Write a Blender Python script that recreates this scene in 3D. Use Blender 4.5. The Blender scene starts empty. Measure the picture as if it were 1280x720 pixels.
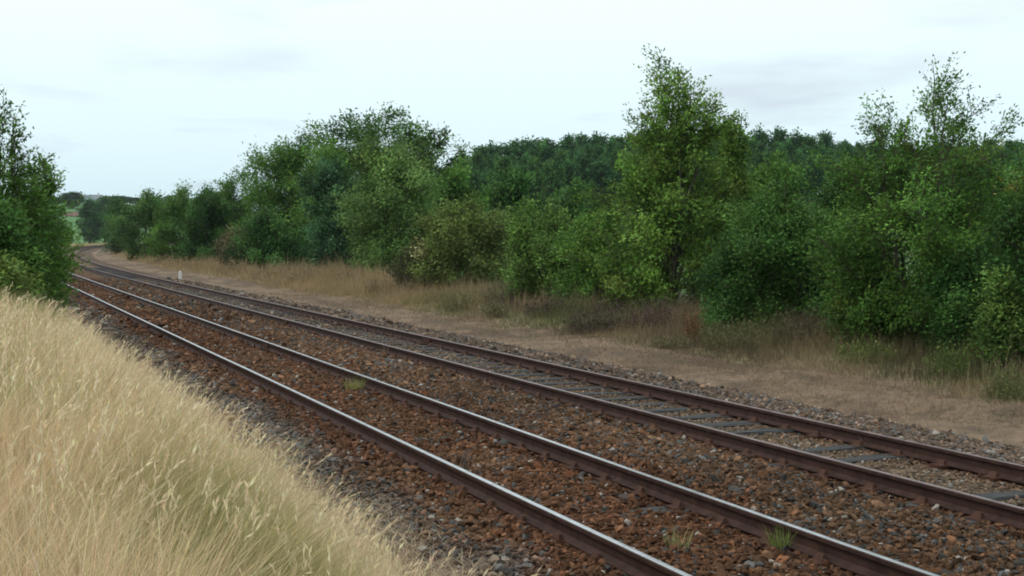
import bpy, math
import numpy as np

# ------------------------------------------------------------------ camera, world, sun, exposure
sc = bpy.context.scene
COL = sc.collection
H_EYE = 2.232            # metres above the rail heads (rail head = z 0)
FPX = 1600.0             # focal length in pixels of a 1280 px wide picture
YAW = math.atan(682.0 / FPX)
PITCH = math.atan(64.0 / FPX)
cam_d = bpy.data.cameras.new('camera')
cam_d.sensor_width = 36.0
cam_d.lens = 36.0 * FPX / 1280.0
cam_d.clip_start = 0.05
cam_d.clip_end = 8000.0
cam = bpy.data.objects.new('camera', cam_d)
COL.objects.link(cam)
cam.location = (0, 0, H_EYE)
cam.rotation_euler = (math.pi / 2 - PITCH, 0, -YAW)
sc.camera = cam
sc.render.resolution_x, sc.render.resolution_y = 1024, 576
sc.cycles.filter_width = 1.9

SUN_EL, SUN_AZ = math.radians(56), math.radians(-70)   # azimuth clockwise from +Y
w = bpy.data.worlds.new('World'); sc.world = w; w.use_nodes = True
nt = w.node_tree; N = nt.nodes; Lk = nt.links
N.clear()
wo = N.new('ShaderNodeOutputWorld'); bg = N.new('ShaderNodeBackground')
sky = N.new('ShaderNodeTexSky'); sky.sky_type = 'NISHITA'; sky.sun_disc = False
sky.sun_elevation = SUN_EL; sky.sun_rotation = SUN_AZ; sky.dust_density = 3.0
skm = N.new('ShaderNodeVectorMath'); skm.operation = 'SCALE'; skm.inputs['Scale'].default_value = 0.12
Lk.new(sky.outputs[0], skm.inputs[0])
tc = N.new('ShaderNodeTexCoord')
sep = N.new('ShaderNodeSeparateXYZ'); Lk.new(tc.outputs['Generated'], sep.inputs[0])
ad = N.new('ShaderNodeMath'); ad.operation = 'ADD'; ad.inputs[1].default_value = 0.10
ab = N.new('ShaderNodeMath'); ab.operation = 'ABSOLUTE'; Lk.new(sep.outputs['Z'], ab.inputs[0]); Lk.new(ab.outputs[0], ad.inputs[0])
dx = N.new('ShaderNodeMath'); dx.operation = 'DIVIDE'; Lk.new(sep.outputs['X'], dx.inputs[0]); Lk.new(ad.outputs[0], dx.inputs[1])
dy = N.new('ShaderNodeMath'); dy.operation = 'DIVIDE'; Lk.new(sep.outputs['Y'], dy.inputs[0]); Lk.new(ad.outputs[0], dy.inputs[1])
cmb = N.new('ShaderNodeCombineXYZ'); Lk.new(dx.outputs[0], cmb.inputs[0]); Lk.new(dy.outputs[0], cmb.inputs[1])
nz = N.new('ShaderNodeTexNoise'); nz.inputs['Scale'].default_value = 0.9; nz.inputs['Detail'].default_value = 5.0
nz.inputs['Roughness'].default_value = 0.5
Lk.new(cmb.outputs[0], nz.inputs['Vector'])
cr = N.new('ShaderNodeValToRGB')
cr.color_ramp.elements[0].position = 0.28; cr.color_ramp.elements[0].color = (0.80, 0.88, 0.95, 1)
cr.color_ramp.elements[1].position = 0.46; cr.color_ramp.elements[1].color = (0.99, 1.14, 1.17, 1)
Lk.new(nz.outputs[0], cr.inputs[0])
# an overcast sky is a little brighter overhead than at the horizon, all the way round
er = N.new('ShaderNodeValToRGB'); er.color_ramp.elements[0].position = 0.0; er.color_ramp.elements[0].color = (0.76, 0.87, 0.93, 1)
er.color_ramp.elements[1].position = 0.17; er.color_ramp.elements[1].color = (1.04, 1.05, 1.05, 1)
Lk.new(ab.outputs[0], er.inputs[0])
cs = N.new('ShaderNodeVectorMath'); cs.operation = 'MULTIPLY'; Lk.new(cr.outputs[0], cs.inputs[0]); Lk.new(er.outputs[0], cs.inputs[1])
mx = N.new('ShaderNodeMix'); mx.data_type = 'RGBA'; mx.inputs[0].default_value = 0.88
Lk.new(skm.outputs[0], mx.inputs[6]); Lk.new(cs.outputs[0], mx.inputs[7])
Lk.new(mx.outputs[2], bg.inputs['Color']); bg.inputs['Strength'].default_value = 1.0
Lk.new(bg.outputs[0], wo.inputs[0])

sun_d = bpy.data.lights.new('sun', 'SUN'); sun_d.energy = 1.5; sun_d.angle = math.radians(18); sun_d.color = (1.0, 0.95, 0.87)
sun = bpy.data.objects.new('sun', sun_d); COL.objects.link(sun)
sun.location = (-30, -10, 60)
sun.rotation_euler = (math.pi / 2 - SUN_EL, 0, math.pi - SUN_AZ)
vs = sc.view_settings
sc.display_settings.display_device = 'sRGB'
vs.view_transform = 'Standard'; vs.look = 'None'; vs.gamma = 1.0; vs.exposure = 0.0; vs.use_curve_mapping = False

# ------------------------------------------------------------------ helpers
rng = np.random.default_rng(7)

def obj(name, me, mat=None, parent=None):
    o = bpy.data.objects.new(name, me); COL.objects.link(o)
    if mat is not None and me is not None and not me.materials: me.materials.append(mat)
    if parent is not None: o.parent = parent
    return o

def tag(o, label=None, cat=None, group=None, kind=None):
    if label: o['label'] = label
    if cat: o['category'] = cat
    if group: o['group'] = group
    if kind: o['kind'] = kind
    return o

def thing(name, label, cat, loc, group=None):
    o = bpy.data.objects.new(name, None); COL.objects.link(o); o.location = loc; o.empty_display_size = 0.3
    return tag(o, label, cat, group)

def mesh_np(name, v, f, col=None, smooth=False):
    """v (N,3) array; f (M,k) array of equal-sided faces; col (N,3) linear colours"""
    v = np.ascontiguousarray(v, dtype=np.float32); f = np.ascontiguousarray(f, dtype=np.int32)
    me = bpy.data.meshes.new(name)
    k = f.shape[1]
    me.vertices.add(len(v)); me.vertices.foreach_set('co', v.ravel())
    me.loops.add(f.size); me.loops.foreach_set('vertex_index', f.ravel())
    me.polygons.add(len(f)); me.polygons.foreach_set('loop_start', np.arange(0, f.size, k, dtype=np.int32))
    me.polygons.foreach_set('loop_total', np.full(len(f), k, dtype=np.int32))
    me.polygons.foreach_set('use_smooth', np.full(len(f), smooth, dtype=bool))
    me.update(calc_edges=True)
    if col is not None:
        a = me.attributes.new('col', 'FLOAT_COLOR', 'POINT')
        c = np.ones((len(v), 4), dtype=np.float32); c[:, :3] = col
        a.data.foreach_set('color', c.ravel())
    return me

def mesh_poly(name, v, f, smooth=False):
    me = bpy.data.meshes.new(name); me.from_pydata([tuple(map(float, p)) for p in v], [], [tuple(map(int, q)) for q in f]); me.update()
    if smooth: me.polygons.foreach_set('use_smooth', [True] * len(me.polygons))
    return me

def hash2(ix, iy, seed):
    n = (ix * 374761393 + iy * 668265263 + seed * 1274126177) & 0xFFFFFFFF
    n = ((n ^ (n >> 13)) * 1274126177) & 0xFFFFFFFF
    return ((n ^ (n >> 16)) & 0xFFFF) / 65535.0

def vnoise(x, y, seed=0):
    x = np.asarray(x, dtype=np.float64); y = np.asarray(y, dtype=np.float64)
    ix = np.floor(x).astype(np.int64); iy = np.floor(y).astype(np.int64)
    fx = x - ix; fy = y - iy; fx = fx * fx * (3 - 2 * fx); fy = fy * fy * (3 - 2 * fy)
    a = hash2(ix, iy, seed); b = hash2(ix + 1, iy, seed); c = hash2(ix, iy + 1, seed); d = hash2(ix + 1, iy + 1, seed)
    return (a * (1 - fx) + b * fx) * (1 - fy) + (c * (1 - fx) + d * fx) * fy

def fnoise(x, y, seed=0, o=3):
    s = 0; a = 0.5; t = 0
    for i in range(o):
        s = s + a * vnoise(np.asarray(x) * 2 ** i, np.asarray(y) * 2 ** i, seed + i); t += a; a *= 0.5
    return s / t

def sstep(a, b, x):
    t = np.clip((np.asarray(x, dtype=float) - a) / (b - a), 0, 1); return t * t * (3 - 2 * t)

def norm(a):
    return a / np.maximum(np.linalg.norm(a, axis=-1, keepdims=True), 1e-9)

# ---- the line: straight, then a right-hand curve, then straight; L = metres to the right of the camera's line
S0, RAD, S1 = 72.0, 1450.0, 520.0
def curve(s, Lo):
    s = np.asarray(s, dtype=float); Lo = np.asarray(Lo, dtype=float)
    q = np.clip(s, S0, S1) - S0; a = q / RAD
    x = RAD * (1 - np.cos(a)); y = np.minimum(s, S0) + RAD * np.sin(a)
    e = np.maximum(s - S1, 0)
    x = x + e * np.sin(a); y = y + e * np.cos(a)
    return x + Lo * np.cos(a), y - Lo * np.sin(a), a

RA, RB, RC, RD = 4.34, 5.85, 7.96, 9.47     # the four rails

def ground_z(s, Lo, x, y):
    """height of the land, metres above the rail heads"""
    Lo = np.asarray(Lo, dtype=float)
    z = np.interp(Lo, [-400, -60, -6, 0.2, 1.2, 2.2, 3.0, 3.4, 3.9, 10.4, 11.6, 12.4, 14.6, 16.5, 19, 24, 60, 400],
                  [1.2, 0.9, 0.82, 0.72, 0.42, 0.0, -0.34, -0.42, -0.47, -0.47, -0.45, -0.44, -0.40, -0.22, 0.0, 0.15, 0.3, 0.5])
    far = sstep(60, 160, s) * (Lo < 3.9)
    z = np.where(Lo < 3.9, z * (1 - far) + np.minimum(z, -0.3) * far, z)
    und = (fnoise(x * 0.35, y * 0.35, 3) - 0.5)
    amp = np.where((Lo > 3.3) & (Lo < 12.0), 0.0, 0.22) * np.clip(np.maximum(3.3 - Lo, Lo - 12.0) / 1.5, 0.25, 1)
    z = z + und * amp
    d = np.hypot(x, y)
    # low wooded hill behind the trees on the right, rising fields far ahead
    z = z + 11.0 * np.exp(-(((x - 165) / 85) ** 2 + ((y - 245) / 150) ** 2)) * sstep(25, 70, Lo)
    z = z + 21.0 * sstep(415, 760, d) * sstep(18, 60, np.abs(Lo - 7)) + 10 * sstep(800, 1700, d)
    return z

def land(s, Lo):
    x, y, a = curve(s, Lo); return x, y, ground_z(s, Lo, x, y)

CY, SY = math.cos(YAW), math.sin(YAW)
def to_px(x, y):
    return 640 + FPX * (x * CY - y * SY) / (x * SY + y * CY)
_SS = np.arange(3, 515, 0.1)
def spot(px, Lo, near=True):
    """the place L metres right of the camera's line that is seen in picture column px"""
    x, y, a = curve(_SS, np.full_like(_SS, Lo))
    e = np.abs(to_px(x, y) - px)
    m = int(np.argmin(to_px(x, y))) + 1          # the near side of the bend
    i = int(np.argmin(e[:m])); x, y, z = land(_SS[i], Lo)
    return float(x), float(y), float(z), float(x * SY + y * CY)
def spot_far(px, Z):
    X = (px - 640) / FPX * Z
    x = X * CY + Z * SY; y = Z * CY - X * SY
    q = _SS; cx, cy, ca = curve(q, 0 * q); i = int(np.argmin((cx - x) ** 2 + (cy - y) ** 2))
    Lo = (x - cx[i]) * math.cos(ca[i]) - (y - cy[i]) * math.sin(ca[i])
    return float(x), float(y), float(ground_z(q[i], Lo, np.float64(x), np.float64(y))), Z
def z_at(top, Z): return H_EYE + (296.0 - top) / FPX * Z

# ------------------------------------------------------------------ materials
def new_mat(name):
    m = bpy.data.materials.new(name); m.use_nodes = True
    t = m.node_tree; t.nodes.clear()
    o = t.nodes.new('ShaderNodeOutputMaterial')
    return m, t, o
def nd(t, typ, **kw):
    n = t.nodes.new(typ)
    for k, v in kw.items():
        if hasattr(n, k): setattr(n, k, v)
    return n
def princ(t, o, col=None, rough=0.8, metal=0.0, spec=0.3):
    p = t.nodes.new('ShaderNodeBsdfPrincipled'); p.inputs['Roughness'].default_value = rough; p.inputs['Metallic'].default_value = metal
    p.inputs['Specular IOR Level'].default_value = spec
    if col is not None: p.inputs['Base Color'].default_value = (*col, 1)
    t.links.new(p.outputs[0], o.inputs[0]); return p
def noise(t, scale, detail=4, rough=0.55, vec=None):
    n = t.nodes.new('ShaderNodeTexNoise'); n.inputs['Scale'].default_value = scale; n.inputs['Detail'].default_value = detail; n.inputs['Roughness'].default_value = rough
    if vec is not None: t.links.new(vec, n.inputs['Vector'])
    return n
def ramp(t, src, stops):
    r = t.nodes.new('ShaderNodeValToRGB'); e = r.color_ramp.elements
    e[0].position, e[0].color = stops[0][0], (*stops[0][1], 1); e[1].position, e[1].color = stops[-1][0], (*stops[-1][1], 1)
    for p, c in stops[1:-1]:
        q = e.new(p); q.color = (*c, 1)
    t.links.new(src, r.inputs[0]); return r
def bump(t, src, p, strength=0.5, dist=0.02):
    b = t.nodes.new('ShaderNodeBump'); b.inputs['Strength'].default_value = strength; b.inputs['Distance'].default_value = dist
    t.links.new(src, b.inputs['Height']); t.links.new(b.outputs[0], p.inputs['Normal'])
def attr(t, name, typ='GEOMETRY'):
    a = t.nodes.new('ShaderNodeAttribute'); a.attribute_name = name; a.attribute_type = typ; return a

def mat_leaf(name, trans=0.3, rough=0.6, spec=0.08):
    m, t, o = new_mat(name)
    a = attr(t, 'col')
    p = princ(t, o, None, rough, 0, spec); t.links.new(a.outputs['Color'], p.inputs['Base Color'])
    tr = t.nodes.new('ShaderNodeBsdfTranslucent')
    hs = t.nodes.new('ShaderNodeHueSaturation'); hs.inputs['Value'].default_value = 1.35; hs.inputs['Hue'].default_value = 0.49
    t.links.new(a.outputs['Color'], hs.inputs['Color']); t.links.new(hs.outputs[0], tr.inputs[0])
    ms = t.nodes.new('ShaderNodeMixShader'); ms.inputs[0].default_value = trans
    t.links.new(p.outputs[0], ms.inputs[1]); t.links.new(tr.outputs[0], ms.inputs[2]); t.links.new(ms.outputs[0], o.inputs[0])
    return m
M_LEAF = mat_leaf('foliage', 0.22)
M_GRASS = mat_leaf('grass_blades', 0.35, 0.6, 0.1)

def mat_bark():
    m, t, o = new_mat('bark'); p = princ(t, o, None, 0.9)
    n = noise(t, 14, 5); r = ramp(t, n.outputs[0], [(0.3, (0.035, 0.028, 0.02)), (0.7, (0.12, 0.10, 0.075))])
    t.links.new(r.outputs[0], p.inputs['Base Color']); bump(t, n.outputs[0], p, 0.6, 0.02); return m
M_BARK = mat_bark()

def mat_ground():
    m, t, o = new_mat('ground_soil_and_turf'); p = princ(t, o, None, 0.95, 0, 0.1)
    a = attr(t, 'col'); geo = t.nodes.new('ShaderNodeNewGeometry')
    n = noise(t, 5.0, 8, 0.65, geo.outputs['Position']); r = ramp(t, n.outputs[0], [(0.3, (0.62, 0.62, 0.62)), (0.72, (1.25, 1.22, 1.15))])
    mm = t.nodes.new('ShaderNodeMix'); mm.data_type = 'RGBA'; mm.blend_type = 'MULTIPLY'; mm.inputs[0].default_value = 1.0
    t.links.new(a.outputs['Color'], mm.inputs[6]); t.links.new(r.outputs[0], mm.inputs[7]); t.links.new(mm.outputs[2], p.inputs['Base Color'])
    n2 = noise(t, 22, 6, 0.7, geo.outputs['Position']); bump(t, n2.outputs[0], p, 0.7, 0.03); return m
M_GROUND = mat_ground()

def mat_stone():
    m, t, o = new_mat('ballast_stone'); p = princ(t, o, None, 0.9, 0, 0.08)
    a = attr(t, 'scol', 'INSTANCER'); tcn = t.nodes.new('ShaderNodeTexCoord')
    n = noise(t, 2.2, 4, 0.6, tcn.outputs['Object']); r = ramp(t, n.outputs[0], [(0.3, (0.7, 0.68, 0.66)), (0.7, (1.25, 1.22, 1.2))])
    mm = t.nodes.new('ShaderNodeMix'); mm.data_type = 'RGBA'; mm.blend_type = 'MULTIPLY'; mm.inputs[0].default_value = 1.0
    t.links.new(a.outputs['Color'], mm.inputs[6]); t.links.new(r.outputs[0], mm.inputs[7]); t.links.new(mm.outputs[2], p.inputs['Base Color']); return m
M_STONE = mat_stone()

def mat_bed():
    m, t, o = new_mat('ballast_bed_fines'); p = princ(t, o, None, 0.9, 0, 0.05)
    a = attr(t, 'col'); geo = t.nodes.new('ShaderNodeNewGeometry')
    vo = t.nodes.new('ShaderNodeTexVoronoi'); vo.inputs['Scale'].default_value = 16; t.links.new(geo.outputs['Position'], vo.inputs['Vector'])
    hv = t.nodes.new('ShaderNodeSeparateColor'); t.links.new(vo.outputs['Color'], hv.inputs[0])
    r = ramp(t, hv.outputs[0], [(0.0, (0.45, 0.43, 0.42)), (0.6, (0.95, 0.93, 0.92)), (1.0, (1.5, 1.45, 1.42))])
    mm = t.nodes.new('ShaderNodeMix'); mm.data_type = 'RGBA'; mm.blend_type = 'MULTIPLY'; mm.inputs[0].default_value = 1.0
    t.links.new(a.outputs['Color'], mm.inputs[6]); t.links.new(r.outputs[0], mm.inputs[7]); t.links.new(mm.outputs[2], p.inputs['Base Color'])
    bump(t, vo.outputs['Distance'], p, 0.9, -0.04); return m
M_BED = mat_bed()

def mat_rust(name, c0, c1, rough=0.7, metal=0.0, scale=9):
    m, t, o = new_mat(name); p = princ(t, o, None, rough, metal, 0.15)
    geo = t.nodes.new('ShaderNodeNewGeometry')
    n = noise(t, scale, 7, 0.65, geo.outputs['Position']); r = ramp(t, n.outputs[0], [(0.32, c0), (0.7, c1)])
    t.links.new(r.outputs[0], p.inputs['Base Color']); bump(t, n.outputs[0], p, 0.3, 0.004); return m
M_RUST = mat_rust('rusty_rail_steel', (0.024, 0.013, 0.011), (0.064, 0.032, 0.024))
M_PLATE = mat_rust('rusty_baseplate', (0.035, 0.018, 0.013), (0.095, 0.042, 0.027))
def mat_head(name, c0, c1, rough, metal):
    m, t, o = new_mat(name); p = princ(t, o, None, rough, metal, 0.5)
    geo = t.nodes.new('ShaderNodeNewGeometry')
    n = noise(t, 6, 5, 0.6, geo.outputs['Position']); r = ramp(t, n.outputs[0], [(0.35, c0), (0.7, c1)])
    t.links.new(r.outputs[0], p.inputs['Base Color'])
    rr = t.nodes.new('ShaderNodeMapRange'); rr.inputs['To Min'].default_value = rough * 0.8; rr.inputs['To Max'].default_value = rough * 1.35
    t.links.new(n.outputs[0], rr.inputs['Value']); t.links.new(rr.outputs[0], p.inputs['Roughness']); return m
M_HEAD1 = mat_head('polished_rail_head', (0.42, 0.40, 0.40), (0.66, 0.64, 0.66), 0.27, 1.0)
M_HEAD2 = mat_head('dull_rail_head', (0.20, 0.14, 0.135), (0.32, 0.25, 0.24), 0.42, 0.75)

def mat_wood(name, c0, c1):
    m, t, o = new_mat(name); p = princ(t, o, None, 0.85, 0, 0.25)
    tcn = t.nodes.new('ShaderNodeTexCoord'); mp = t.nodes.new('ShaderNodeMapping'); mp.inputs['Scale'].default_value = (1.5, 22, 22)
    t.links.new(tcn.outputs['Object'], mp.inputs[0])
    n = noise(t, 1.5, 7, 0.65, mp.outputs[0]); r = ramp(t, n.outputs[0], [(0.3, c0), (0.68, c1)])
    t.links.new(r.outputs[0], p.inputs['Base Color']); bump(t, n.outputs[0], p, 0.8, 0.012); return m
M_SLEEP = mat_wood('weathered_sleeper_timber', (0.014, 0.014, 0.015), (0.070, 0.066, 0.066))
def flat(name, col, rough=0.8):
    m, t, o = new_mat(name); p = princ(t, o, None, rough)
    n = noise(t, 20, 4); r = ramp(t, n.outputs[0], [(0.3, tuple(c * 0.8 for c in col)), (0.7, tuple(min(1, c * 1.1) for c in col))])
    t.links.new(r.outputs[0], p.inputs['Base Color']); return m
M_WHITE = flat('weathered_white_paint', (0.72, 0.70, 0.66)); M_DARK = flat('dark_soaked_wood', (0.025, 0.022, 0.022))
M_WALL = flat('pale_render', (0.75, 0.73, 0.70)); M_ROOF = flat('brown_tile', (0.16, 0.09, 0.07)); M_SLATE = flat('grey_slate', (0.2, 0.22, 0.25))
M_WIN = flat('dark_window', (0.03, 0.035, 0.04), 0.2)

# ------------------------------------------------------------------ the ground: one sheet to the horizon
Lg = np.concatenate([-np.geomspace(2600, 7, 26), np.arange(-6, 3.2, 0.3), np.arange(3.2, 12.4, 0.4), np.arange(12.4, 26, 0.3), np.geomspace(26.5, 2600, 40)])
Sg = np.concatenate([-np.geomspace(400, 7, 9), np.arange(-6, 45, 0.4), np.geomspace(45.5, 520, 110), np.geomspace(540, 4200, 26)])
LL, SS = np.meshgrid(Lg, Sg)
X, Y, A = curve(SS, LL)
Zg = ground_z(SS, LL, X, Y)
def mixc(a, b, t): return a * (1 - t[..., None]) + b * t[..., None]
def C(*a): return np.array(a, dtype=float)
n1 = fnoise(X * 0.5, Y * 0.5, 21); n2 = fnoise(X * 0.09, Y * 0.09, 31)
straw = C(0.44, 0.34, 0.21); olive = C(0.12, 0.13, 0.05); green = C(0.07, 0.12, 0.04); soil = C(0.10, 0.08, 0.06); sand = C(0.27, 0.20, 0.14)
col = np.broadcast_to(green, X.shape + (3,)).copy()
left = LL < 3.6
col[left] = mixc(straw, olive, sstep(0.45, 0.75, n1) * 0.7)[left]
bedm = (LL >= 3.6) & (LL < 12.2); col[bedm] = soil
verge = (LL >= 12.2) & (LL < 24)
vc = mixc(sand * np.ones(X.shape + (1,)), C(0.19, 0.16, 0.09), sstep(13.8, 15.6, LL + (n1 - 0.5) * 2.5))
vc = mixc(vc, C(0.06, 0.065, 0.035), sstep(16.5, 19, LL + (n1 - 0.5) * 2)); col[verge] = vc[verge]
dd = np.hypot(X, Y)
fld = np.where((n2 > 0.5)[..., None], C(0.13, 0.24, 0.09), C(0.10, 0.20, 0.075))
fm = (dd > 330) & (np.abs(LL - 7) > 14); col[fm] = fld[fm]
fs = (dd > 200) & (LL < 2) & (LL > -14); col[fs] = straw * 0.9
nI, nJ = X.shape
idx = np.arange(nI * nJ).reshape(nI, nJ)
gf = np.stack([idx[:-1, :-1], idx[:-1, 1:], idx[1:, 1:], idx[1:, :-1]], -1).reshape(-1, 4)
g = obj('ground', mesh_np('ground', np.stack([X, Y, Zg], -1).reshape(-1, 3), gf, col.reshape(-1, 3), True), M_GROUND)
tag(g, kind='structure')

# sandy trodden path between the ballast and the verge
def strip(name, Lv, Sv, zfun, cfun, mat):
    l2, s2 = np.meshgrid(Lv, Sv); x, y, a = curve(s2, l2); z = zfun(s2, l2, x, y)
    i = np.arange(l2.size).reshape(l2.shape)
    f = np.stack([i[:-1, :-1], i[:-1, 1:], i[1:, 1:], i[1:, :-1]], -1).reshape(-1, 4)
    o = obj(name, mesh_np(name, np.stack([x, y, z], -1).reshape(-1, 3), f, cfun(s2, l2, x, y).reshape(-1, 3), True), mat)
    return tag(o, kind='structure')

def path_z(s, l, x, y):
    e = np.minimum(l - 11.3, 15.0 + (fnoise(s * 0.25, s * 0 + 4, 77) - 0.5) * 1.2 - l)
    return ground_z(s, l, x, y) + 0.035 * sstep(-0.15, 0.5, e) - 0.05 * (e < -0.1) + 0.07 * (fnoise(x * 1.3, y * 1.3, 8) - 0.5) + 0.05 * (fnoise(x * 4, y * 4, 18) - 0.5)
def path_c(s, l, x, y):
    n = fnoise(x * 0.9, y * 0.9, 5, 4); c = mixc(C(0.22, 0.155, 0.11) * np.ones(l.shape + (1,)), C(0.125, 0.09, 0.067), sstep(0.42, 0.72, n))
    c = mixc(c, C(0.10, 0.078, 0.056), sstep(0.50, 0.78, fnoise(x * 2.2, y * 2.2, 15, 4)) * 0.75)
    return c * (0.86 + 0.28 * fnoise(x * 7, y * 7, 35)[..., None])
Spath = np.concatenate([np.arange(1, 40, 0.25), np.geomspace(40.5, 500, 110)])
strip('path', np.arange(11.3, 15.5, 0.17), Spath, path_z, path_c, M_GROUND)

# ballast bed
def bed_prof(l):
    return np.interp(l, [2.6, 3.05, 3.6, 4.0, 4.55, 5.1, 5.65, 6.05, 6.5, 6.9, 7.3, 7.75, 8.2, 8.7, 9.25, 9.7, 10.3, 11.2, 12.0, 12.5],
                     [-.50, -.36, -.19, -.160, -.175, -.165, -.185, -.18, -.135, -.12, -.14, -.175, -.195, -.188, -.195, -.185, -.17, -.25, -.40, -.52])
def bed_z(s, l, x, y): return bed_prof(l) + 0.035 * (fnoise(x * 2, y * 2, 41) - 0.5)
def bed_col(s, l, x, y):
    n = fnoise(x * 0.8, y * 0.8, 51); m_ = fnoise(x * 0.3, y * 0.3, 61)
    rust = C(0.120, 0.062, 0.035); brown = C(0.135, 0.085, 0.052); grey = C(0.118, 0.104, 0.092); tanb = C(0.165, 0.125, 0.088)
    t1 = mixc(rust * np.ones(l.shape + (1,)), brown, sstep(0.35, 0.7, n) * 0.6)
    c = mixc(grey * np.ones(l.shape + (1,)), t1, sstep(3.2, 3.95, l + (n - 0.5) * 0.9))
    c = mixc(c, brown * 0.95, sstep(6.0, 6.9, l + (n - 0.5) * 0.5) * 0.7)
    c = mixc(c, tanb, sstep(7.85, 8.25, l + (n - 0.5) * 0.25))
    c = mixc(c, C(0.145, 0.108, 0.082), sstep(9.4, 9.7, l))
    c = mixc(c, C(0.30, 0.23, 0.16), sstep(11.3, 12.0, l + (n - 0.5)))
    d = np.min(np.abs(l[..., None] - C(RA, RB, RC, RD)), -1)
    c = mixc(c, C(0.33, 0.25, 0.16), sstep(3.5, 3.0, l + (n - 0.5) * 0.9))
    c = mixc(c, C(0.085, 0.040, 0.024), np.exp(-(d / 0.30) ** 2) * 0.65)
    return c * (0.75 + 0.5 * m_[..., None]) * C(0.87, 0.83, 0.82)
Sbed = np.concatenate([np.arange(1, 30, 0.2), np.geomspace(30.3, 515, 170)])
strip('ballast_bed', np.arange(2.6, 12.55, 0.12), Sbed, bed_z, bed_col, M_BED)

# loose stones: nobody could count them
def gn_stones(name, pts, rot, scl, colr):
    me = bpy.data.meshes.new(name); me.vertices.add(len(pts)); me.vertices.foreach_set('co', np.ascontiguousarray(pts, np.float32).ravel())
    for an, arr in (('rot', rot), ('scl', scl)):
        a = me.attributes.new(an, 'FLOAT_VECTOR', 'POINT'); a.data.foreach_set('vector', np.ascontiguousarray(arr, np.float32).ravel())
    a = me.attributes.new('scol', 'FLOAT_COLOR', 'POINT'); c = np.ones((len(pts), 4), np.float32); c[:, :3] = colr; a.data.foreach_set('color', c.ravel())
    o = obj(name, me, M_STONE)
    t = bpy.data.node_groups.new('scatter_' + name, 'GeometryNodeTree')
    t.interface.new_socket('Geometry', in_out='INPUT', socket_type='NodeSocketGeometry'); t.interface.new_socket('Geometry', in_out='OUTPUT', socket_type='NodeSocketGeometry')
    gi = t.nodes.new('NodeGroupInput'); go = t.nodes.new('NodeGroupOutput')
    g2i = t.nodes.new('GeometryNodeGeometryToInstance')
    for k in range(5):
        ico = t.nodes.new('GeometryNodeMeshIcoSphere'); ico.inputs['Subdivisions'].default_value = 1; ico.inputs['Radius'].default_value = 1.0
        sp = t.nodes.new('GeometryNodeSetPosition'); nn = t.nodes.new('ShaderNodeTexNoise'); nn.noise_dimensions = '4D'
        nn.inputs['Scale'].default_value = 0.75; nn.inputs['W'].default_value = 3.7 * k + 1; nn.inputs['Detail'].default_value = 1.0
        sb = t.nodes.new('ShaderNodeVectorMath'); sb.operation = 'SUBTRACT'; sb.inputs[1].default_value = (0.5, 0.5, 0.5)
        ml = t.nodes.new('ShaderNodeVectorMath'); ml.operation = 'SCALE'; ml.inputs['Scale'].default_value = 2.4
        t.links.new(nn.outputs['Color'], sb.inputs[0]); t.links.new(sb.outputs[0], ml.inputs[0]); t.links.new(ml.outputs[0], sp.inputs['Offset'])
        sm = t.nodes.new('GeometryNodeSetMaterial'); sm.inputs['Material'].default_value = M_STONE
        sh = t.nodes.new('GeometryNodeSetShadeSmooth'); sh.inputs['Shade Smooth'].default_value = False
        t.links.new(ico.outputs['Mesh'], sp.inputs['Geometry']); t.links.new(sp.outputs[0], sm.inputs['Geometry']); t.links.new(sm.outputs[0], sh.inputs[0])
        t.links.new(sh.outputs[0], g2i.inputs[0])
    iop = t.nodes.new('GeometryNodeInstanceOnPoints'); iop.inputs['Pick Instance'].default_value = True
    t.links.new(gi.outputs[0], iop.inputs['Points']); t.links.new(g2i.outputs[0], iop.inputs['Instance'])
    for an, sock in (('rot', 'Rotation'), ('scl', 'Scale')):
        na = t.nodes.new('GeometryNodeInputNamedAttribute'); na.data_type = 'FLOAT_VECTOR'; na.inputs['Name'].default_value = an
        if sock == 'Rotation':
            er_ = t.nodes.new('FunctionNodeEulerToRotation'); t.links.new(na.outputs['Attribute'], er_.inputs[0]); t.links.new(er_.outputs[0], iop.inputs['Rotation'])
        else: t.links.new(na.outputs['Attribute'], iop.inputs['Scale'])
    rv = t.nodes.new('FunctionNodeRandomValue'); rv.data_type = 'INT'; rv.inputs['Min'].default_value = 0
    for s_ in rv.inputs:
        if s_.name == 'Max' and s_.type == 'INT': s_.default_value = 4
        if s_.name == 'Min' and s_.type == 'INT': s_.default_value = 0
    t.links.new([q for q in rv.outputs if q.type == 'INT'][0], iop.inputs['Instance Index'])
    t.links.new(iop.outputs[0], go.inputs[0])
    md = o.modifiers.new('scatter', 'NODES'); md.node_group = t
    return o

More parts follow.
